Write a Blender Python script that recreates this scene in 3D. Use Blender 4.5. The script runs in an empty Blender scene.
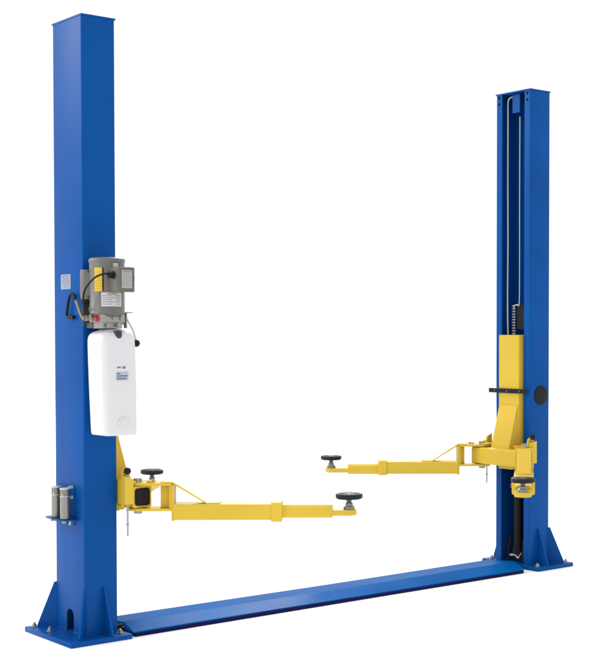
import bpy, bmesh, math, random
from mathutils import Vector, Matrix
random.seed(7)
PI = math.pi
S = bpy.context.scene
COL = S.collection

# ------------------------------------------------------------------ camera
F = Vector((0.6306399, 0.77561847, -0.02663274))
R = Vector((0.77587417, -0.63088667, -0.00113184))
U = Vector((0.01768012, 0.01994987, 0.99964464))
cd = bpy.data.cameras.new('camera'); cam = bpy.data.objects.new('camera', cd); COL.objects.link(cam)
cam.matrix_world = Matrix(((R.x, U.x, -F.x, -2.9899), (R.y, U.y, -F.y, -5.5065), (R.z, U.z, -F.z, 1.3769), (0, 0, 0, 1)))
cd.sensor_fit = 'HORIZONTAL'; cd.sensor_width = 36; cd.lens = 1343.62 / 600 * 36
cd.shift_x = -36.96 / 600; cd.shift_y = 39.6 / 600
cd.clip_end = 500
S.camera = cam

# ------------------------------------------------------------------ light
w = bpy.data.worlds.new('World'); S.world = w; w.use_nodes = True
w.node_tree.nodes['Background'].inputs[0].default_value = (1, 1, 1, 1)
w.node_tree.nodes['Background'].inputs[1].default_value = 1.06

def area(name, loc, target, size, energy, col=(1, 1, 1)):
    l = bpy.data.lights.new(name, 'AREA'); l.shape = 'SQUARE'; l.size = size; l.energy = energy; l.color = col
    o = bpy.data.objects.new(name, l); COL.objects.link(o); o.location = loc
    o.rotation_euler = (Vector(target) - Vector(loc)).to_track_quat('-Z', 'Y').to_euler()
    return o
area('softbox_side', (-9, 1.5, 4.5), (0.8, 0, 1.4), 4.0, 190)
area('added_sheen_back_left', (-4.2, 5.4, 4.7), (0, 0, 2.5), 2.2, 170)  # added lamp, puts a sheen high on the first column's outer face
area('added_sheen_far', (12.1, 13.5, 9.5), (0.8, 0, 0), 3.2, 1700)  # added lamp out of view, for sheen on the floor plate's front slope
area('added_fill_top', (1.5, 0.5, 8.5), (1.5, 0, 0), 5.0, 230)  # added overhead lamp, lifts the floor to clean white
S.view_settings.view_transform = 'Standard'; S.view_settings.look = 'None'
S.view_settings.exposure = 0; S.view_settings.gamma = 1

# ------------------------------------------------------------------ materials
def mat(name, base, rough=0.4, metal=0.0, vary=0.06, bump=0.0, scale=30, coat=0.0, dirt=0.0, dirtcol=(0.05, 0.05, 0.05), spec=0.5):
    m = bpy.data.materials.new(name); m.use_nodes = True
    nt = m.node_tree; N = nt.nodes; Lk = nt.links; b = N['Principled BSDF']
    tc = N.new('ShaderNodeTexCoord')
    n1 = N.new('ShaderNodeTexNoise'); n1.inputs['Scale'].default_value = 2.3; n1.inputs['Detail'].default_value = 5
    Lk.new(tc.outputs['Object'], n1.inputs['Vector'])
    mr = N.new('ShaderNodeMapRange'); mr.inputs[1].default_value = 0.3; mr.inputs[2].default_value = 0.7
    mr.inputs[3].default_value = 1 - vary; mr.inputs[4].default_value = 1 + vary
    Lk.new(n1.outputs[0], mr.inputs[0])
    mx = N.new('ShaderNodeVectorMath'); mx.operation = 'SCALE'; mx.inputs[0].default_value = base
    Lk.new(mr.outputs[0], mx.inputs['Scale'])
    out = mx.outputs[0]
    if dirt > 0:
        n3 = N.new('ShaderNodeTexNoise'); n3.inputs['Scale'].default_value = 14; n3.inputs['Detail'].default_value = 8
        n3.inputs['Roughness'].default_value = 0.75
        Lk.new(tc.outputs['Object'], n3.inputs['Vector'])
        r3 = N.new('ShaderNodeMapRange'); r3.inputs[1].default_value = 0.60; r3.inputs[2].default_value = 0.75
        r3.inputs[3].default_value = 0; r3.inputs[4].default_value = dirt
        Lk.new(n3.outputs[0], r3.inputs[0])
        mm = N.new('ShaderNodeMix'); mm.data_type = 'RGBA'
        Lk.new(r3.outputs[0], mm.inputs['Factor']); Lk.new(out, mm.inputs['A']); mm.inputs['B'].default_value = (*dirtcol, 1)
        out = mm.outputs['Result']
    Lk.new(out, b.inputs['Base Color'])
    n2 = N.new('ShaderNodeTexNoise'); n2.inputs['Scale'].default_value = scale; n2.inputs['Detail'].default_value = 4
    Lk.new(tc.outputs['Object'], n2.inputs['Vector'])
    rr = N.new('ShaderNodeMapRange'); rr.inputs[3].default_value = max(0.03, rough - 0.08); rr.inputs[4].default_value = rough + 0.08
    Lk.new(n1.outputs[0], rr.inputs[0]); Lk.new(rr.outputs[0], b.inputs['Roughness'])
    b.inputs['Metallic'].default_value = metal
    b.inputs['Specular IOR Level'].default_value = spec
    b.inputs['Coat Weight'].default_value = coat; b.inputs['Coat Roughness'].default_value = 0.15
    if bump > 0:
        bp = N.new('ShaderNodeBump'); bp.inputs['Strength'].default_value = bump; bp.inputs['Distance'].default_value = 0.002
        Lk.new(n2.outputs[0], bp.inputs['Height']); Lk.new(bp.outputs[0], b.inputs['Normal'])
    return m

BLUE = mat('blue_paint', (0.0015, 0.066, 0.275), 0.33, vary=0.11, bump=0.14, scale=70, spec=0.07, dirt=0.07, dirtcol=(0.002, 0.035, 0.16))
PLATE = mat('floor_plate_paint', (0.0015, 0.088, 0.315), 0.34, vary=0.12, bump=0.12, scale=60, spec=0.0045, dirt=0.06, dirtcol=(0.02, 0.05, 0.12))
YEL = mat('yellow_paint', (0.60, 0.415, 0.046), 0.4, vary=0.07, bump=0.10, scale=80, dirt=0.10, dirtcol=(0.3, 0.16, 0.02), spec=0.13)
BLACK = mat('black_rubber', (0.006, 0.006, 0.008), 0.55, spec=0.2, bump=0.25, scale=160)
PADM = mat('pad_rubber', (0.008, 0.008, 0.016), 0.55, spec=0.25, bump=0.3, scale=120, dirt=0.35, dirtcol=(0.12, 0.12, 0.14))
EDGE = mat('navy_lip_shade', (0.003, 0.004, 0.06), 0.6, spec=0.1)  # painted shade for the gap under the floor plate
STEEL = mat('zinc_steel', (0.34, 0.33, 0.30), 0.35, metal=0.85, dirt=0.3, dirtcol=(0.15, 0.13, 0.1))
PIPE = mat('bright_pipe', (0.50, 0.53, 0.54), 0.4, metal=0.3)
MOTOR = mat('grey_cast_paint', (0.130, 0.128, 0.112), 0.36, vary=0.12, bump=0.25, scale=60, dirt=0.2, dirtcol=(0.06, 0.06, 0.05))
DGREY = mat('dark_grey_paint', (0.06, 0.06, 0.052), 0.42, vary=0.1, bump=0.2, scale=60)
ALU = mat('cast_aluminium', (0.30, 0.30, 0.285), 0.38, metal=0.7, vary=0.15, bump=0.4, scale=70, dirt=0.4, dirtcol=(0.12, 0.12, 0.11))
BRUSH = mat('grey_zinc_sleeve', (0.235, 0.235, 0.21), 0.28, metal=0.7, vary=0.1, bump=0.05, scale=70, dirt=0.08, dirtcol=(0.15, 0.15, 0.12))
TANK = mat('white_plastic', (0.61, 0.61, 0.625), 0.25, vary=0.01, spec=0.5)
LABEL = mat('label_white', (0.50, 0.49, 0.50), 0.4, vary=0.03)
LSIL = mat('label_silver', (0.22, 0.27, 0.36), 0.35, vary=0.05)
LBLUE = mat('label_blue_grey', (0.36, 0.42, 0.52), 0.4, vary=0.05)
LYEL = mat('label_yellow', (0.62, 0.40, 0.01), 0.45)
INK = mat('ink_dark', (0.10, 0.12, 0.18), 0.5)
INKG = mat('ink_grey', (0.22, 0.22, 0.25), 0.5)
INKR = mat('ink_red', (0.30, 0.09, 0.10), 0.5)
RED = mat('red_plastic', (0.50, 0.008, 0.02), 0.35)
BRAID = mat('bronze_braid', (0.20, 0.16, 0.10), 0.4, metal=0.5, bump=0.6, scale=300)
HOLE = mat('dark_hole', (0.004, 0.004, 0.01), 0.8, spec=0.1)
GROUND = mat('white_studio_floor', (0.97, 0.97, 0.97), 0.9, vary=0.0, spec=0.0)

# ------------------------------------------------------------------ helpers
def link(name, bm, m, parent=None, smooth=False, bev=0.0, loc=None, rotz=0.0, seg=2):
    bmesh.ops.recalc_face_normals(bm, faces=bm.faces)
    me = bpy.data.meshes.new(name); bm.to_mesh(me); bm.free()
    o = bpy.data.objects.new(name, me); COL.objects.link(o); me.materials.append(m)
    if smooth:
        for p in me.polygons: p.use_smooth = True
        try: me.set_sharp_from_angle(angle=math.radians(35))
        except Exception: pass
    if bev > 0:
        md = o.modifiers.new('bevel', 'BEVEL'); md.width = bev; md.segments = seg; md.limit_method = 'ANGLE'
        md.angle_limit = math.radians(40)
        for p in me.polygons: p.use_smooth = True
        md.harden_normals = False
        try: me.set_sharp_from_angle(angle=math.radians(35))
        except Exception: pass
    if parent: o.parent = parent
    if loc: o.location = loc
    o.rotation_euler[2] = rotz
    return o

def box(bm, x0, x1, y0, y1, z0, z1):
    v = [bm.verts.new((x, y, z)) for x in (x0, x1) for y in (y0, y1) for z in (z0, z1)]
    for f in ((0, 1, 3, 2), (4, 6, 7, 5), (0, 4, 5, 1), (2, 3, 7, 6), (0, 2, 6, 4), (1, 5, 7, 3)):
        bm.faces.new([v[i] for i in f])
    return bm

def prism(bm, poly, axis, a, b):
    """poly: 2D outline; extruded along axis ('x': poly=(y,z), 'y': poly=(x,z), 'z': poly=(x,y))"""
    def P(q, t):
        return {'x': (t, q[0], q[1]), 'y': (q[0], t, q[1]), 'z': (q[0], q[1], t)}[axis]
    A = [bm.verts.new(P(q, a)) for q in poly]; B = [bm.verts.new(P(q, b)) for q in poly]
    n = len(poly)
    bm.faces.new(A); bm.faces.new(B[::-1])
    for i in range(n): bm.faces.new((A[i], A[(i + 1) % n], B[(i + 1) % n], B[i]))
    return bm

def slab(bm, pts, thick, nrm):
    """flat polygon of 3D pts given thickness along nrm (centred)"""
    nrm = Vector(nrm).normalized() * thick / 2
    A = [bm.verts.new(Vector(p) + nrm) for p in pts]; B = [bm.verts.new(Vector(p) - nrm) for p in pts]
    n = len(pts); bm.faces.new(A); bm.faces.new(B[::-1])
    for i in range(n): bm.faces.new((A[i], A[(i + 1) % n], B[(i + 1) % n], B[i]))
    return bm

def lathe(bm, prof, c=(0, 0, 0), axis='z', n=40):
    """prof: list of (r, h) closed at ends"""
    rings = []
    def P(r, h, a):
        x, y = r * math.cos(a), r * math.sin(a)
        if axis == 'z': v = (x, y, h)
        elif axis == 'y': v = (x, h, y)
        else: v = (h, x, y)
        return Vector(v) + Vector(c)
    for r, h in prof:
        rings.append([bm.verts.new(P(max(r, 1e-5), h, 2 * PI * i / n)) for i in range(n)])
    for k in range(len(rings) - 1):
        for i in range(n):
            bm.faces.new((rings[k][i], rings[k][(i + 1) % n], rings[k + 1][(i + 1) % n], rings[k + 1][i]))
    bm.faces.new(rings[0]); bm.faces.new(rings[-1][::-1])
    return bm

def cyl(bm, c, r, h0, h1, axis='z', n=32):
    return lathe(bm, [(r * 0.9, h0), (r, h0 + r * 0.1), (r, h1 - r * 0.1), (r * 0.9, h1)], c, axis, n)

def smoothpath(pts, k=8):
    pts = [Vector(p) for p in pts]
    P = [pts[0]] + pts + [pts[-1]]; out = []
    for i in range(1, len(P) - 2):
        for j in range(k):
            t = j / k
            out.append(0.5 * ((2 * P[i]) + (-P[i - 1] + P[i + 1]) * t + (2 * P[i - 1] - 5 * P[i] + 4 * P[i + 1] - P[i + 2]) * t * t
                              + (-P[i - 1] + 3 * P[i] - 3 * P[i + 1] + P[i + 2]) * t ** 3))
    out.append(pts[-1]); return out

def tube(bm, pts, r, n=12, k=8, rf=None):
    pts = smoothpath(pts, k) if k else [Vector(p) for p in pts]
    rings = []; up = None
    for i, p in enumerate(pts):
        d = (pts[min(i + 1, len(pts) - 1)] - pts[max(i - 1, 0)]).normalized()
        if up is None: up = d.orthogonal().normalized()
        up = (up - d * up.dot(d)).normalized(); s = d.cross(up)
        rad = r if rf is None else rf(i / (len(pts) - 1), i)
        rings.append([bm.verts.new(p + (up * math.cos(2 * PI * j / n) + s * math.sin(2 * PI * j / n)) * rad) for j in range(n)])
    for a in range(len(rings) - 1):
        for i in range(n): bm.faces.new((rings[a][i], rings[a][(i + 1) % n], rings[a + 1][(i + 1) % n], rings[a + 1][i]))
    bm.faces.new(rings[0]); bm.faces.new(rings[-1][::-1])
    return bm

def weld(bm, p, q, r=0.0042):
    p, q = Vector(p), Vector(q); n = max(2, int((q - p).length / 0.004))
    tube(bm, [p.lerp(q, i / n) + Vector((random.uniform(-1, 1), random.uniform(-1, 1), random.uniform(-1, 1))) * 0.0006 for i in range(n + 1)],
         r, 6, 0, lambda t, i: r * (1 + 0.22 * math.sin(i * 1.9) + random.uniform(-.12, .12)))

def rrect(w, h, r, n=6, cx=0, cy=0):
    pts = []
    for sx, sy, a0 in ((1, 1, 0), (-1, 1, 90), (-1, -1, 180), (1, -1, 270)):
        for i in range(n + 1):
            a = math.radians(a0 + 90 * i / n)
            pts.append((cx + sx * (w / 2 - r) + r * math.cos(a), cy + sy * (h / 2 - r) + r * math.sin(a)))
    return pts

def NB(): return bmesh.new()

# ------------------------------------------------------------------ dimensions
a, b, H, L, T = 0.273, 0.1684, 2.80, 2.91, 0.0223
hx, hy = b / 2, a / 2
WALL = 0.006

# ------------------------------------------------------------------ setting
g = NB(); v = [g.verts.new(p) for p in ((-60, -60, 0), (60, -60, 0), (60, 60, 0), (-60, 60, 0))]; g.faces.new(v)
fl = link('floor', g, GROUND); fl['kind'] = 'structure'

# ------------------------------------------------------------------ the lift
lift = bpy.data.objects.new('car_lift', None); COL.objects.link(lift)
lift.location = (0, 0, 0); lift.empty_display_size = .3
lift['label'] = 'tall blue two-post car lift with yellow swing arms, standing on a white floor'
lift['category'] = 'car lift'

def make_column(x, rz):
    """local frame: opening towards +x, outer face at -hx"""
    bm = NB()
    r = 0.007; lip = 0.046; t = WALL
    def arc(cx, cy, rad, a0, a1, n=5):
        return [(cx + rad * math.cos(math.radians(a0 + (a1 - a0) * i / n)), cy + rad * math.sin(math.radians(a0 + (a1 - a0) * i / n))) for i in range(n + 1)]
    outer = ([(hx, hy - lip)] + arc(hx - r, hy - r, r, 0, 90) + arc(-hx + r, hy - r, r, 90, 180)
             + arc(-hx + r, -hy + r, r, 180, 270) + arc(hx - r, -hy + r, r, 270, 360) + [(hx, -hy + lip)])
    inner = [(hx - t, -hy + lip), (hx - t, -hy + t), (-hx + t, -hy + t), (-hx + t, hy - t), (hx - t, hy - t), (hx - t, hy - lip)]
    z0, z1 = T, H - 0.006
    prism(bm, outer + inner, 'z', z0, z1)
    c = link('column', bm, BLUE, lift, smooth=True, loc=(x, 0, 0), rotz=rz)
    # arched cable opening at the foot of the outer face
    cb = NB(); pol = [(-.034, -.02), (-.034, .092)] + [(.034 * math.cos(math.radians(180 - 180 * i / 12)), .092 + .034 * math.sin(math.radians(180 * i / 12))) for i in range(1, 12)] + [(.034, .092), (.034, -.02)]
    prism(cb, pol, 'x', -hx - .03, -hx + .03)
    cut = link('cutter', cb, BLUE, lift, loc=(x, 0, 0), rotz=rz)
    md = c.modifiers.new('cut', 'BOOLEAN'); md.object = cut; md.operation = 'DIFFERENCE'; md.solver = 'EXACT'
    bpy.context.view_layer.update()
    dg = bpy.context.evaluated_depsgraph_get()
    me = bpy.data.meshes.new_from_object(c.evaluated_get(dg)); c.modifiers.clear(); c.data = me; me.name = 'column'
    bpy.data.objects.remove(cut)
    # top plate
    bm = NB(); box(bm, -hx - .003, hx + .004, -hy - .003, hy + .003, H - .006, H + .002); link('top_plate', bm, BLUE, c, bev=.001)
    # base plate
    bm = NB(); prism(bm, rrect(.201 + .109, .454, .004, 2, (-.201 + .109) / 2, 0), 'z', 0.0, T)
    link('base_plate', bm, BLUE, c, bev=.002)
    # gussets
    gz = 0.232; gt = .010
    def gus(px_, py_, dx, dy, ln=.092):
        d = Vector((dx, dy, 0)).normalized(); n_ = Vector((-d.y, d.x, 0)); o_ = Vector((px_, py_, 0))
        P = [o_ + Vector((0, 0, T)), o_ + d * ln + Vector((0, 0, T)), o_ + d * ln + Vector((0, 0, T + .012)), o_ + d * .012 + Vector((0, 0, gz)), o_ + Vector((0, 0, gz))]
        g_ = slab(NB(), P, gt, n_)
        for s in (-1, 1):
            weld(g_, o_ + n_ * s * gt / 2 + Vector((0, 0, T + .001)), o_ + d * (ln - .004) + n_ * s * gt / 2 + Vector((0, 0, T + .001)), .0035)
            weld(g_, o_ + n_ * s * gt / 2 + Vector((0, 0, T + .002)), o_ + n_ * s * gt / 2 + Vector((0, 0, gz - .01)), .0028)
        link('gusset', g_, BLUE, c, bev=.0012)
    gus(-hx + .003, -hy + .003, -1, -1.0); gus(-hx + .003, hy - .003, -1, 1.0)
    gus(0.012, -hy, 0, -1, .082); gus(0.012, hy, 0, 1, .082)
    # weld bead round the foot
    z = T + .001
    for p_, q_ in (((-hx, -hy, z), (-hx, -.036, z)), ((-hx, .036, z), (-hx, hy, z)), ((-hx, -hy, z), (hx, -hy, z)), ((-hx, hy, z), (hx, hy, z)),
                   ((hx, -hy, z), (hx, -hy + lip, z)), ((hx, hy - lip, z), (hx, hy, z))):
        bm = NB(); weld(bm, p_, q_); link('weld_bead', bm, BLUE, c, smooth=True)
    # anchor bolts
    for bx_, by_ in ((-.165, .198), (-.155, .062), (.073, -.178), (.073, .19), (-.155, -.075), (-.178, -.2)):
        if rz == 0 and by_ in (-.075, -.2): continue
        if rz != 0 and by_ == -.075: continue
        bm = NB(); cyl(bm, (bx_, by_, 0), .0155, T, T + .0035, n=24)
        lathe(bm, [(.011, T + .0035), (.011, T + .012), (.0095, T + .0135)], (bx_, by_, 0), 'z', 6)
        cyl(bm, (bx_, by_, 0), .0058, T + .013, T + .021, n=16)
        link('anchor_bolt', bm, STEEL, c, smooth=True)
    # spare hole in the base plate, seen as a dark disc ring
    bm = NB(); lathe(bm, [(.024, T - .001), (.024, T + .0012)], (-.108, .018, 0), n=32); link('spare_anchor_hole', bm, mat('deep_blue', (.004, .03, .17), .6), c)
    # square pulley bracket hanging under the top plate + inner back
    bm = NB(); box(bm, .035, .052, -.038, .022, H - .118, H - .006); box(bm, -.06, .035, -.030, .014, H - .05, H - .006)
    link('pulley_bracket', bm, BLUE, c, bev=.002)
    # bolt holes in the flanges
    for s in (-1, 1):
        for zz in (2.779, 2.740): link('flange_hole', lathe(NB(), [(.0085, hx - .002), (.0085, hx + .0008)], (0, s * .112, zz), 'x', 16), HOLE, c)
    # round rubber plug in the side walls
    bm = NB(); y = -1 if rz == 0 else 1
    lathe(bm, [(.057, 0), (.057, .003), (.050, .005)], (-.010, y * hy if y > 0 else -hy - .005, 1.017), 'y', 48)
    if rz != 0: link('rubber_plug', bm, BLACK, c, smooth=True)
    else: bm.free()
    # lift cylinder and its ram
    bm = NB(); cyl(bm, (.018, -.012, 0), .030, T + .06, 1.28, n=32); cyl(bm, (.018, -.012, 0), .036, T + .03, T + .09); cyl(bm, (.018, -.012, 0), .035, 1.24, 1.30)
    link('hydraulic_cylinder', bm, BLACK, c, smooth=True)
    bm = NB(); box(bm, .005, .03, -.016, .052, 1.405, 1.545); cyl(bm, (.015, .02, 0), .017, 1.50, 1.56)
    link('chain_anchor', bm, BLACK, c, bev=.003)
    # cables and leaf chain
    bm = NB()
    tube(bm, [(.030, -.045, 2.785), (.034, -.075, 2.778), (.038, -.085, 2.755), (.038, -.086, 2.70), (.038, -.086, 2.3), (.038, -.084, 1.9), (.038, -.086, 1.55), (.038, -.078, 1.25)], .0048, 10)
    link('steel_cable', bm, PIPE, c, smooth=True)
    bm = NB(); tube(bm, [(.032, .006, 2.66), (.032, .005, 2.2), (.032, .006, 1.8), (.032, .004, 1.565), (.034, -.010, 1.552), (.034, -.030, 1.548), (.034, -.038, 1.535)], .0032, 10)
    link('steel_cable', bm, PIPE, c, smooth=True)
    bm = NB()
    for k in range(14):
        zz = 1.545 - k * .0165
        box(bm, .024, .030, -.058, -.032, zz - .0045, zz + .0045)
    link('leaf_chain', bm, mat('chain_steel', (.33, .33, .34), .35, metal=.6, dirt=.4), c, bev=.001)
    bm = NB()
    for k in range(14):
        zz = 1.537 - k * .0165
        box(bm, .020, .0245, -.057, -.033, zz - .0055, zz + .0055)
    link('chain_plate', bm, BLACK, c)
    # fittings at the foot inside the column
    bm = NB(); tube(bm, [(.05, -.05, .06), (.055, -.02, .065), (.05, .02, .055), (.045, .04, .08)], .006, 10); cyl(bm, (.052, -.03, .06), .011, -.012, .012, 'y')
    cyl(bm, (.052, .02, .05), .010, -.010, .012, 'y')
    link('hose_fitting', bm, STEEL, c, smooth=True)
    bm = NB(); tube(bm, [(.05, .055, T), (.045, .058, .12), (.03, .06, .22), (.0, .05, .35)], .009, 10)
    link('hydraulic_hose', bm, BLACK, c, smooth=True)
    link('hydraulic_hose', tube(NB(), [(.05, -.062, T), (.045, -.064, .10), (.03, -.066, .16)], .008, 10), BLACK, c, smooth=True)
    return c

colL = make_column(0, 0); colR = make_column(L, PI)

# label plate and height-adapter rack on the outer face of the first column
bm = NB(); prism(bm, rrect(.094, .068, .005, 3, .021, 1.617), 'x', -hx - .0015, -hx); pl = link('label_plate', bm, LSIL, colL)
pl['label'] = 'small silver label plate on the outer face'
bm = NB(); prism(bm, rrect(.006, .006, .001, 1, .045, 1.64), 'x', -hx - .0025, -hx - .0015)
for k, (y0, y1) in enumerate(((.055, -.01), (.045, .0), (.055, -.012), (.05, -.005), (.04, .005))):
    z = 1.642 - k * .0115
    y = y0
    while y > y1:
        l_ = random.uniform(.005, .014); box(bm, -hx - .0022, -hx - .0015, y - l_, y, z - .0025, z + .0025); y -= l_ + .003
link('label_print', bm, INKG, colL)

bm = NB()
box(bm, -hx - .004, -hx, -.052, .110, .515, .690)          # back plate
pol = [(-hx - .003, .122), (-.110, .130), (-.150, .112), (-.158, .070), (-.158, -.040), (-.148, -.066), (-.115, -.082), (-hx - .003, -.084)]
prism(bm, pol, 'z', .538, .544)
rack = link('adapter_rack', bm, BLUE, colL, bev=.0015)
for z in (.686, .640):
    bm = NB(); cyl(bm, (-hx - .012, -.036, z), .0075, -.006, .010, 'x', 16); cyl(bm, (-hx - .014, -.036, z), .0045, -.012, -.004, 'x', 12)
    link('rack_bolt', bm, PIPE, colL, smooth=True)
for y in (.108, -.070): link('rack_bolt', cyl(NB(), (-.118, y, 0), .007, .520, .538, n=12), STEEL, colL, smooth=True)
for i, (ax, ay, lab) in enumerate(((-.122, .055, 'grey metal height adapter standing in the left blue rack slot, far side of the post'),
                                   (-.126, -.036, 'grey metal height adapter in the rack slot nearest the camera, overlapping the other'))):
    bm = NB(); r = .0226
    lathe(bm, [(.012, .525), (.014, .528), (.014, .5445), (r - .002, .5445), (r, .547), (r, .6445), (r + .0008, .646), (r + .0008, .649), (r - .0005, .651),
               (r - .0005, .676), (r + .001, .678), (r + .001, .683), (r - .002, .685), (r - .005, .685), (r - .006, .660)], (ax, ay, 0), n=40)
    o = link('height_adapter', bm, BRUSH, smooth=True)
    o['label'] = lab; o['category'] = 'adapter'; o['group'] = 'height adapters in the rack'
    me = o.data; me.transform(Matrix.Translation((-ax, -ay, -.525))); o.location = (ax, ay, .525)
    bm = NB(); lathe(bm, [(r + .0003, .1205), (r + .0010, .1212), (r + .0010, .1236), (r + .0003, .1243)], (0, 0, 0), n=40)
    link('bright_ring', bm, PIPE, o, smooth=True); bm = NB()
    lathe(bm, [(r + .0003, .1545), (r + .0012, .1550), (r + .0012, .1585), (r - .001, .1605)], (0, 0, 0), n=40)
    link('bright_ring', bm, PIPE, o, smooth=True)

# ------------------------------------------------------------------ floor plate between the columns
bm = NB(); x0, x1 = .128, L - .2015
n = 24
rows = []
for i in range(n + 1):
    t = i / n; xx = x0 + (x1 - x0) * t
    yf = -.203 + .002 * math.sin(t * 5); zs = .0012 * math.sin(t * 7 + 1)
    xo_f = 0; xo_r = 0; xo_b = 0
    if i == 0: xo_r = .022; xo_b = .004
    if i == n: xo_f = 0; xo_r = .05; xo_b = .075
    rows.append([bm.verts.new((xx + xo_f, yf, .0185)), bm.verts.new((xx + xo_f, yf, .0235 + zs)), bm.verts.new((xx + xo_r, -.082, .0450 + zs)), bm.verts.new((xx + xo_r, -.074, .0455 + zs)),
                 bm.verts.new((xx + xo_b, .131, .0285 + zs)), bm.verts.new((xx + xo_b, .131, .020))])
for i in range(n):
    A, B = rows[i], rows[i + 1]
    for k in range(6): bm.faces.new((A[k], A[(k + 1) % 6], B[(k + 1) % 6], B[k]))
bm.faces.new(rows[0]); bm.faces.new(rows[-1][::-1])
fp = link('floor_plate', bm, PLATE, lift)
bm = NB(); box(bm, x0 + .012, x1 - .002, -.2035, .120, 0.0, .0188); link('lip_shade_strip', bm, EDGE, fp)  # dark navy box: shade below the plate's lip, put in as colour
# bits poking out at the joint near the first column
bm = NB(); cyl(bm, (.100, -.085, T + .010), .010, -.01, .04, 'x', 16); cyl(bm, (.118, -.125, T), .008, -.002, .014, 'z', 16)
link('joint_fitting', bm, BLACK, fp, smooth=True)

# ------------------------------------------------------------------ carriages
def make_carriage(x, rz, z0):
    """local frame: facing +x, z=0 at the cross tube centre"""
    bm = NB(); fx = hx + .033
    bm = box(bm, -.02, fx, -.080, .080, -.045, .714)
    c = link('carriage', bm, YEL, lift, bev=.003, loc=(x, 0, z0), rotz=rz)
    # sloping box bracket
    bm = NB(); P = [(fx - .002, .300), (fx + .004, .302), (hx + .108, .050), (hx + .108, .040), (fx - .002, .040)]
    prism(bm, P, 'y', -.072, .072)
    for s in (-1, 1): weld(bm, (fx + .002, s * .073, .29), (fx + .002, s * .073, .05), .003)
    link('support_bracket', bm, YEL, c, bev=.003)
    # cross tube with open ends and black plugs
    bm = NB(); tx0, tx1, tz = hx + .049, hx + .147, .049
    o_ = rrect(tx1 - tx0, 2 * tz, .010, 4, (tx0 + tx1) / 2, 0)
    prism(bm, o_, 'y', -.193, .193); box(bm, hx + .0, hx + .052, -.075, .075, -.04, .04)
    link('cross_tube', bm, YEL, c, smooth=True)
    for s in (-1, 1):
        bm = NB(); prism(bm, rrect(.078, .080, .014, 5, (tx0 + tx1) / 2, 0), 'y', s * .193, s * .197)
        prism(bm, rrect(.066, .068, .010, 5, (tx0 + tx1) / 2, 0), 'y', s * .197, s * .1985)
        link('end_plug', bm, BLACK, c, bev=.0008)
    bm = NB(); box(bm, hx + .02, hx + .06, -.055, .055, -.075, -.045); link('lower_lug', bm, YEL, c, bev=.002)
    # black door guard bar
    bm = NB(); box(bm, fx, fx + .014, -.150, .150, .372, .398)
    gb = link('door_guard', bm, BLACK, c, bev=.002)
    for yy in (-.1, .0, .1): link('guard_screw', cyl(NB(), (fx + .014, yy, .385), .006, 0, .004, 'x', 12), DGREY, c, smooth=True)
    # arm restraints at both ends
    for s in (-1, 1):
        bm = NB()
        P = [(hx + .006, -.045), (hx + .055, -.045), (hx + .060, .06), (hx + .045, .11), (hx + .012, .125), (hx + .006, .12)]
        prism(bm, P, 'y', s * .160, s * .172)
        prism(bm, [(hx + .006, -.03), (hx + .05, -.03), (hx + .05, .085), (hx + .006, .100)], 'y', s * .172, s * .200)
        box(bm, hx + .006, hx + .016, s * .075 if s > 0 else -.162, .162 if s > 0 else -.075, -.03, .08)
        link('restraint_housing', bm, YEL, c, bev=.002)
        bm = NB(); low = -.175 if not (rz != 0 and s > 0) else -.06
        cyl(bm, (hx + .026, s * .186, 0), .0048, low, .115 if (s < 0) == (rz == 0) else .03, n=14)
        if low < -.1: cyl(bm, (hx + .026, s * .186, 0), .0075, -.125, -.118, n=14)
        cyl(bm, (hx + .026, s * .186, 0), .0065, -.06, -.03, n=14)
        rod = link('pull_rod', bm, STEEL, c, smooth=True)
        if (s < 0) != (rz == 0): continue
        bm = NB(); R0 = .0165
        lathe(bm, [(R0 * math.sin(PI * i / 12), .122 - R0 * math.cos(PI * i / 12)) for i in range(13)], (hx + .026, s * .186, 0), n=24)
        link('ball_knob', bm, BLACK, c, smooth=True)
    return c
ZL, ZR = .636, .658
carL = make_carriage(0, 0, ZL); carR = make_carriage(L, PI, ZR)

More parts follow.
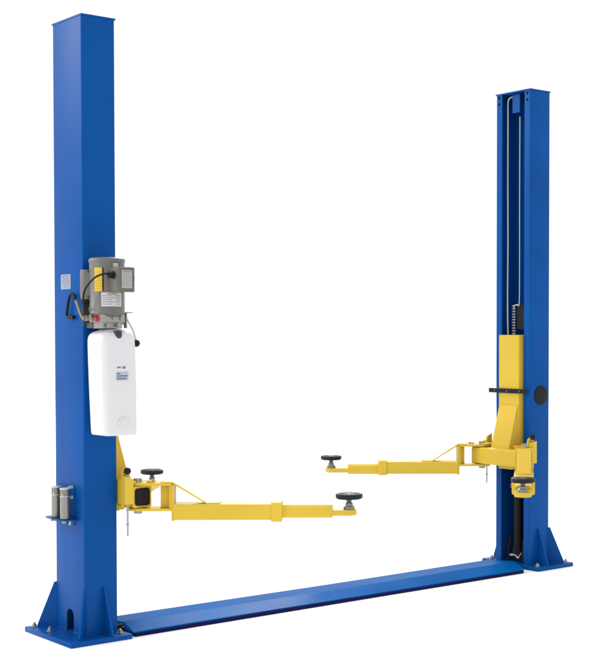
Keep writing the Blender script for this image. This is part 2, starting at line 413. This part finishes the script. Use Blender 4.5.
# ------------------------------------------------------------------ swing arms
def make_arm(px_, py_, z0, ang, plate=.895, end=1.005, pad=.98, elbow=.165, coll=.665, dz=0.0, extra=False, dzi=None):
    """local frame: pin at the origin, arm runs along +x, z=0 at the cross tube centre"""
    bm = NB(); hw = .046
    dz0 = dz; dzi = dz if dzi is None else dzi
    tw = .054
    # outer tube with an end plate at the elbow
    prism(bm, [(y, z - .0735 + dz) for y, z in rrect(2 * tw, .073, .006, 3)], 'x', elbow + .004, coll - .03)
    box(bm, elbow - .006, elbow + .006, -hw - .003, hw + .003, -.115 + dz, .055)
    # upright web box
    box(bm, .105, elbow - .004, -.010, .010, -.052, .052)
    box(bm, elbow - .016, elbow - .006, -hw, hw, -.052, .052)
    arm = link('swing_arm', bm, YEL, lift, bev=.0022, loc=(px_, py_, z0), rotz=ang)
    # clevis plates, rounded at the pin
    for s, nm in ((1, 'clevis_plate'), (-1, 'clevis_plate')):
        pl = [(.0 + .050 * math.cos(math.radians(q)), .050 * math.sin(math.radians(q))) for q in range(90, 271, 15)] + [(.07, -.052), (elbow - .004, -.046), (elbow - .004, .046), (.07, .052)]
        z_a, z_b = (.0525, .0645) if s > 0 else (-.0645, -.0525)
        link(nm, prism(NB(), pl, 'z', z_a, z_b), YEL, arm, bev=.0018)
    # brace strap from the clevis down to the tube
    sx = elbow
    c_ = [(sx - .055, .068), (sx + .000, .070), (sx + .155, -.031 + dz), (sx + .215, -.031 + dz)]
    top = c_; th = .010
    bot = [(c_[3][0], c_[3][1] - th + .004), (c_[2][0] - .002, c_[2][1] - th + .004), (c_[1][0] - .003, c_[1][1] - th), (c_[0][0], c_[0][1] - th + .004)]
    bm = prism(NB(), top + bot, 'y', -.040, .040)
    for s in (-1, 1): weld(bm, (sx + .15, s * .0405, -.036 + dz), (sx + .215, s * .0405, -.036 + dz), .003)
    link('brace_strap', bm, YEL, arm, bev=.0015)
    # collar + stop tab
    bm = NB(); prism(bm, [(y, z - .0735 + dz) for y, z in rrect(2 * tw + .014, .090, .012, 3)], 'x', coll - .052, coll)
    dz = dzi
    link('collar', bm, YEL, arm, bev=.006)
    # inner tube with chamfered corners
    bm = NB(); ch = .012; w_, h_ = .043, .0300
    o8 = [(w_, -h_ + ch), (w_, h_ - ch), (w_ - ch, h_), (-w_ + ch, h_), (-w_, h_ - ch), (-w_, -h_ + ch), (-w_ + ch, -h_), (w_ - ch, -h_)]
    prism(bm, [(y, z - .0725 + dz) for y, z in o8], 'x', coll - .05, plate)
    link('extension_tube', bm, YEL, arm, bev=.0015)
    # end plate carrying the pad
    bm = NB(); pp = [(plate - .03, -.040), (end - .040, -.044)] + [(end - .044 + .044 * math.cos(math.radians(q)), .044 * math.sin(math.radians(q))) for q in range(-75, 76, 15)] + [(end - .040, .044), (plate - .03, .040)]
    prism(bm, pp, 'z', -.092 + dz, -.066 + dz); link('end_plate', bm, YEL, arm, bev=.002)
    # screw pad
    px2 = min(pad, end - .035)
    bm = NB(); lathe(bm, [(.026, -.066 + dz), (.026, -.052 + dz), (.018, -.050 + dz), (.017, -.038 + dz), (.0125, -.036 + dz)] + [(.0125 - .0012 * (k % 2), -.036 + dz + k * .002) for k in range(1, 9)] + [(.012, -.014 + dz)], (px2, 0, 0), n=32)
    link('screw_spindle', bm, mat('spindle_grey', (.22, .22, .21), .4, metal=.5), arm, smooth=True)
    bm = NB(); n_ = 72; rings = []
    prof = [(.030, -.019), (.054, -.0185), (.0605, -.014), (.0615, -.004), (.0605, .003), (.057, .006), (.050, .0062), (.049, .0035), (.022, .0035), (.021, .0062), (.004, .0062)]
    for k, (r, h) in enumerate(prof):
        ring = []
        for i in range(n_):
            q = 2 * PI * i / n_
            rr = r + (.0010 if (i % 4) < 2 else 0) * (1 if 1 <= k <= 4 else 0)
            ring.append(bm.verts.new((px2 + rr * math.cos(q), rr * math.sin(q), h + dz)))
        rings.append(ring)
    for k in range(len(rings) - 1):
        for i in range(n_): bm.faces.new((rings[k][i], rings[k][(i + 1) % n_], rings[k + 1][(i + 1) % n_], rings[k + 1][i]))
    bm.faces.new(rings[0]); bm.faces.new(rings[-1][::-1])
    for i in range(12):
        q = 2 * PI * i / 12; c0 = Vector((px2 + .036 * math.cos(q), .036 * math.sin(q), .0045 + dz)); d = Vector((math.cos(q), math.sin(q), 0)); s_ = Vector((-d.y, d.x, 0))
        slab(bm, [c0 + d * .012 + s_ * .004, c0 + d * .012 - s_ * .004, c0 - d * .012 - s_ * .003, c0 - d * .012 + s_ * .003], .004, (0, 0, 1))
    link('rubber_pad', bm, PADM, arm, smooth=True)
    # pivot pin
    bm = NB(); cyl(bm, (0, 0, 0), .017, -.078, .070, n=24); lathe(bm, [(.019, .0645), (.019, .080), (.0165, .083)], n=6); cyl(bm, (0, 0, 0), .021, .0645, .069, n=24)
    lathe(bm, [(.019, -.080), (.019, -.0645)], n=6)
    link('pivot_pin', bm, STEEL, arm, smooth=True)
    # toothed restraint segment on top of the clevis
    bm = NB(); pl = []
    for i in range(33):
        q = math.radians(95 + 170 * i / 32); r = .058 + (.006 if i % 2 else 0); pl.append((r * math.cos(q), r * math.sin(q)))
    pl += [(.03 * math.cos(math.radians(q)), .03 * math.sin(math.radians(q))) for q in (265, 220, 180, 140, 95)]
    prism(bm, pl, 'z', .0645, .0725); link('gear_segment', bm, YEL, arm, bev=.0008)
    bm = NB(); box(bm, .045, .068, -.03, .0, .0645, .074); cyl(bm, (.075, -.012, 0), .006, .0645, .078, n=12)
    link('latch_tab', bm, YEL, arm, bev=.002)
    if extra:
        bm = NB(); cyl(bm, (coll - .06, -.062, -.075 + dz), .012, -.006, .010, 'y', 20); link('red_stop_knob', bm, RED, arm, smooth=True)
    return arm
pinx = hx + .098; piny = .155
make_arm(pinx, -piny, ZL, math.radians(-39.2), dz=.005)
make_arm(pinx, piny, ZL, math.radians(44.5), plate=.83, end=.95, pad=.915)
make_arm(L - pinx, piny, ZR, math.radians(141.0), plate=.80, end=.935, pad=.905, elbow=.145, coll=.62, dz=.001, dzi=-.010)
make_arm(L - pinx, -.185, ZR, math.radians(222.6), plate=.83, end=.955, pad=.92, elbow=.145, coll=.62, dz=-.018, extra=True)

# ------------------------------------------------------------------ power unit on the front face of the first column
mc = Vector((-.022, -.243, 0))
bm = NB()
lathe(bm, [(.030, 1.452), (.055, 1.452), (.062, 1.456), (.080, 1.470), (.080, 1.474), (.0775, 1.478), (.0775, 1.692), (.0800, 1.695), (.0805, 1.704), (.078, 1.711), (.065, 1.716), (.02, 1.718)], mc, n=72)
box(bm, mc.x - .04, mc.x + .04, -hy - .038, -hy, 1.44, 1.50)
pu = link('power_unit', bm, MOTOR, lift, smooth=True)
pu['label'] = 'grey electric hydraulic power unit bolted to the front of the post'
# mounting bracket
bm = NB(); box(bm, mc.x - .065, mc.x + .065, -hy - .006, -hy, 1.415, 1.56); box(bm, mc.x - .05, mc.x + .05, -.20, -hy - .006, 1.405, 1.43)
link('mounting_bracket', bm, DGREY, pu, bev=.002)
# capacitor housing
cc = mc + Vector((-.776, .631, 0)) * .093
bm = NB(); lathe(bm, [(.018, 1.530), (.023, 1.533), (.0255, 1.560), (.0255, 1.655), (.023, 1.663), (.012, 1.664)], cc, n=36)
slab(bm, [cc + Vector((0, 0, 1.55)), cc + (mc - cc) * .5 + Vector((0, 0, 1.55)), cc + (mc - cc) * .5 + Vector((0, 0, 1.65)), cc + Vector((0, 0, 1.65))], .05, (.631, .776, 0))
link('capacitor_housing', bm, MOTOR, pu, smooth=True)
bm = NB(); lathe(bm, [(.018, 1.512), (.0225, 1.516), (.0225, 1.532), (.02, 1.533)], cc, n=30); link('capacitor_boot', bm, BLACK, pu, smooth=True)
# junction box
bm = NB(); jx0, jx1, jy0, jy1, jz0, jz1 = -.052, .028, -.400, -.285, 1.563, 1.668
box(bm, jx0, jx1, jy0 + .012, jy1, jz0, jz1); box(bm, jx0 + .0, jx1 + .0, jy0, jy0 + .0115, jz0 - .002, jz1 + .002)
jb = link('junction_box', bm, mat('box_grey_paint', (.10, .098, .082), .42, vary=.12, bump=.2), pu, bev=.006, seg=3)
bm = NB(); lathe(bm, [(.036, 0), (.038, .004), (.038, .012), (.034, .015)], (jx1 - .001, -.340, 1.622), 'x', 40); link('round_cover', bm, DGREY, pu, smooth=True)
# labels
def curved(name, a0, a1, z0, z1, m, r=.0783, n=14):
    bm = NB(); V = []
    for i in range(n + 1):
        q = math.radians(a0 + (a1 - a0) * i / n)
        for rr, z in ((r, z0), (r, z1), (r - .0015, z1), (r - .0015, z0)): V.append(bm.verts.new((mc.x + rr * math.cos(q), mc.y + rr * math.sin(q), z)))
    for i in range(n):
        for k in range(4): bm.faces.new((V[4 * i + k], V[4 * i + (k + 1) % 4], V[4 * i + 4 + (k + 1) % 4], V[4 * i + 4 + k]))
    bm.faces.new(V[:4]); bm.faces.new(V[-4:][::-1])
    return link(name, bm, m, pu, smooth=True)
curved('warning_label', 231 - 34, 231 - 6, 1.566, 1.670, LYEL)
curved('black_strip', 231 - 5, 231 - 1, 1.568, 1.670, BLACK, r=.0786)
curved('rating_label', 231 - 9, 231 + 62, 1.500, 1.561, LABEL)
curved('round_sticker', 231 + 30, 231 + 48, 1.672, 1.690, LABEL, r=.0787)
bm = NB()
def ink_c(bm, a0, a1, z, h, r=.0786):
    q = a0
    while q < a1:
        d = random.uniform(2.0, 6.0); q2 = min(q + d, a1)
        P = []
        for aa, zz in ((q, z), (q2, z), (q2, z + h), (q, z + h)): P.append((mc.x + r * math.cos(math.radians(aa)), mc.y + r * math.sin(math.radians(aa)), zz))
        m_ = math.radians((q + q2) / 2); slab(bm, P, .0006, (math.cos(m_), math.sin(m_), 0)); q = q2 + 1.6
for k, z in enumerate((1.545, 1.536, 1.527, 1.518, 1.508)): ink_c(bm, 231 - 5, 231 + 26 + 8 * (k % 2), z, .0035); ink_c(bm, 231 + 38, 231 + 58, z, .0035)
link('rating_print', bm, INKG, pu)
bm = NB(); ink_c(bm, 231 + 10, 231 + 42, 1.5525, .005); link('red_print', bm, INKR, pu)
bm = NB()
for k in range(7): ink_c(bm, 231 - 32, 231 - 9, 1.577 + k * .012, .0022)
link('warning_print', bm, mat('ink_brown', (.45, .28, .02), .5), pu)
bm = NB(); box(bm, jx0 + .014, jx0 + .064, jy0 - .0012, jy0 - .0002, 1.578, 1.656); link('box_label', bm, mat('label_grey', (.36, .345, .34), .4), pu)
bm = NB()
for k in range(8):
    x_ = jx0 + .018
    z_ = 1.585 + k * .0075
    while x_ < jx0 + .056:
        l_ = random.uniform(.003, .011); box(bm, x_, x_ + l_, jy0 - .0018, jy0 - .0012, z_, z_ + .0026); x_ += l_ + .0022
link('box_print', bm, INKG, pu)
bm = NB(); x_ = jx0 + .021
for l_ in (.009, .006, .011, .007): box(bm, x_, x_ + l_, jy0 - .0018, jy0 - .0012, 1.6465, 1.6515); x_ += l_ + .0018
link('red_print', bm, INKR, pu)
# cable gland + cable
gx, gy, gz_ = jx0 - .002, -.354, 1.636
bm = NB(); lathe(bm, [(.012, -.026), (.014, -.018), (.0145, -.004), (.017, -.002), (.017, .004)], (gx, gy, gz_), 'x', 20); link('cable_gland', bm, BLACK, pu, smooth=True)
bm = NB(); tube(bm, [(gx - .018, gy, gz_), (gx - .045, gy - .002, gz_ + .004), (gx - .080, gy + .025, gz_ - .016), (gx - .098, gy + .070, gz_ - .062), (gx - .092, gy + .100, gz_ - .112), (-.118, -.222, 1.500), (-.098, -.214, 1.468)], .0042, 10)
link('power_cable', bm, BLACK, pu, smooth=True)
# manifold
bm = NB(); box(bm, -.080, .036, -.298, -.188, 1.431, 1.466); box(bm, -.068, .028, -.288, -.198, 1.404, 1.431)
cyl(bm, (-.05, -.298, 1.417), .008, -.006, .002, 'y', 16); cyl(bm, (.0, -.300, 1.418), .009, -.010, .002, 'y', 16); cyl(bm, (-.022, -.300, 1.449), .007, -.006, .002, 'y', 16)
lathe(bm, [(.010, -.008), (.010, .002)], (.018, -.298, 1.448), 'y', 6)
link('valve_block', bm, ALU, pu, bev=.003)
bm = NB(); lathe(bm, [(.006, -.014), (.0105, -.013), (.0105, -.004), (.013, -.002), (.013, .002)], (-.081, -.262, 1.445), 'x', 20); link('red_button', bm, RED, pu, smooth=True)
bm = NB(); lathe(bm, [(.011, -.036), (.013, -.034), (.013, -.020), (.010, -.018), (.010, -.008), (.015, -.007), (.015, .004)], (-.080, -.212, 1.449), 'x', 8)
lathe(bm, [(.012, -.024), (.012, .0)], (-.081, -.238, 1.449), 'x', 6)
fit_ = link('hose_fitting', bm, ALU, pu, smooth=True)
bm = NB(); tube(bm, [(-.112, -.212, 1.449), (-.118, -.195, 1.452), (-.112, -.160, 1.480), (-.104, -.125, 1.510), (-.102, -.105, 1.528)], .0068, 12, 10, lambda t, i: .0068 + .0006 * (i % 2)); cyl(bm, (-.112, -.212, 1.449), .010, -.014, .010, 'x')
link('braided_hose', bm, BRAID, pu, smooth=True)
bm = NB(); tube(bm, [(-.103, -.108, 1.524), (-.100, -.082, 1.553), (-.100, -.055, 1.560), (-.099, -.030, 1.530), (-.098, -.012, 1.475), (-.097, -.012, 1.462), (-.097, -.03, 1.456), (-.092, -.07, 1.455)], .0062, 12)
cyl(bm, (-.098, -.05, 1.455), .0085, -.028, .028, 'y', 14)
link('rubber_hose', bm, BLACK, pu, smooth=True)
# release lever
bm = NB(); box(bm, .036, .062, -.272, -.222, 1.420, 1.472); box(bm, .028, .088, -.278, -.215, 1.472, 1.478); box(bm, .050, .056, -.285, -.262, 1.405, 1.474)
link('lever_bracket', bm, ALU, pu, bev=.002)
bm = NB(); tube(bm, [(.060, -.262, 1.455), (.070, -.275, 1.430), (.084, -.285, 1.395), (.098, -.288, 1.350)], .0040, 10); lv = link('release_lever', bm, PIPE, pu, smooth=True)
bm = NB(); R0 = .0165; lathe(bm, [(R0 * math.sin(PI * i / 12), 1.338 - R0 * math.cos(PI * i / 12)) for i in range(13)], (.099, -.288, 0), n=24); link('lever_knob', bm, BLACK, pu, smooth=True)
# reservoir
bm = NB(); rings = []
cx, cy = -.008, -.246
prof = [(.90, .930, .03), (.965, .934, .035), (1.0, .946, .036), (1.0, 1.02, .034), (1.015, 1.10, .033), (1.02, 1.22, .032), (1.03, 1.346, .032), (1.01, 1.366, .034), (.94, 1.380, .038), (.80, 1.389, .040), (.55, 1.394, .03), (.45, 1.404, .02)]
for s, z, r in prof:
    t_ = min(1, max(0, (z - .93) / .44))
    rings.append([bm.verts.new((x, y, z)) for x, y in rrect((.170 - .004 * t_) * s, .166 * s, r * s, 8, cx + .016 - .013 * t_, cy)])
for k in range(len(rings) - 1):
    m_ = len(rings[k])
    for i in range(m_): bm.faces.new((rings[k][i], rings[k][(i + 1) % m_], rings[k + 1][(i + 1) % m_], rings[k + 1][i]))
bm.faces.new(rings[0]); bm.faces.new(rings[-1][::-1])
tk = link('oil_reservoir', bm, TANK, pu)
for p in tk.data.polygons: p.use_smooth = True
tk.modifiers.new('sub', 'SUBSURF').levels = 1; tk.modifiers['sub'].render_levels = 2
fy = cy - .083 * 1.02
bm = NB(); lathe(bm, [(.012, -.006), (.020, -.007), (.024, -.004), (.026, .004)], (.006, fy + .001, .990), 'y', 32); lathe(bm, [(.006, -.010), (.012, -.009), (.013, -.004)], (.006, fy + .001, .990), 'y', 24)
link('drain_boss', bm, TANK, pu, smooth=True)
bm = NB(); lathe(bm, [(.013, 1.350), (.017, 1.356), (.0185, 1.360), (.0185, 1.378), (.015, 1.384), (.004, 1.385)], (-.012, -.318, .010), n=24); link('filler_cap', bm, mat('cap_dark_blue', (.015, .015, .05), .4), pu, smooth=True)
bm = NB(); box(bm, -.028, .032, fy - .0016, fy + .003, 1.176, 1.213); link('reservoir_label', bm, LBLUE, pu)
bm = NB()
for z_, h_, x1_ in ((1.203, .005, -.010), (1.1925, .0055, .027), (1.181, .006, .022)):
    x_ = -.0255
    while x_ < x1_:
        l_ = random.uniform(.002, .0055); box(bm, x_, min(x_ + l_, x1_ + .001), fy - .0022, fy - .0016, z_, z_ + h_); x_ += l_ + .0009
link('reservoir_label_print', bm, INK, pu); bm = NB()
x_ = -.024
for l_ in (.0035, .004, .0045, .0035): box(bm, x_, x_ + l_, fy - .0006, fy + .003, 1.229, 1.2365); x_ += l_ + .0012
x_ = .003
for l_ in (.005, .0045, .0035): box(bm, x_, x_ + l_, fy - .0006, fy + .003, 1.227, 1.2375); x_ += l_ + .0012
link('reservoir_print', bm, INK, pu)
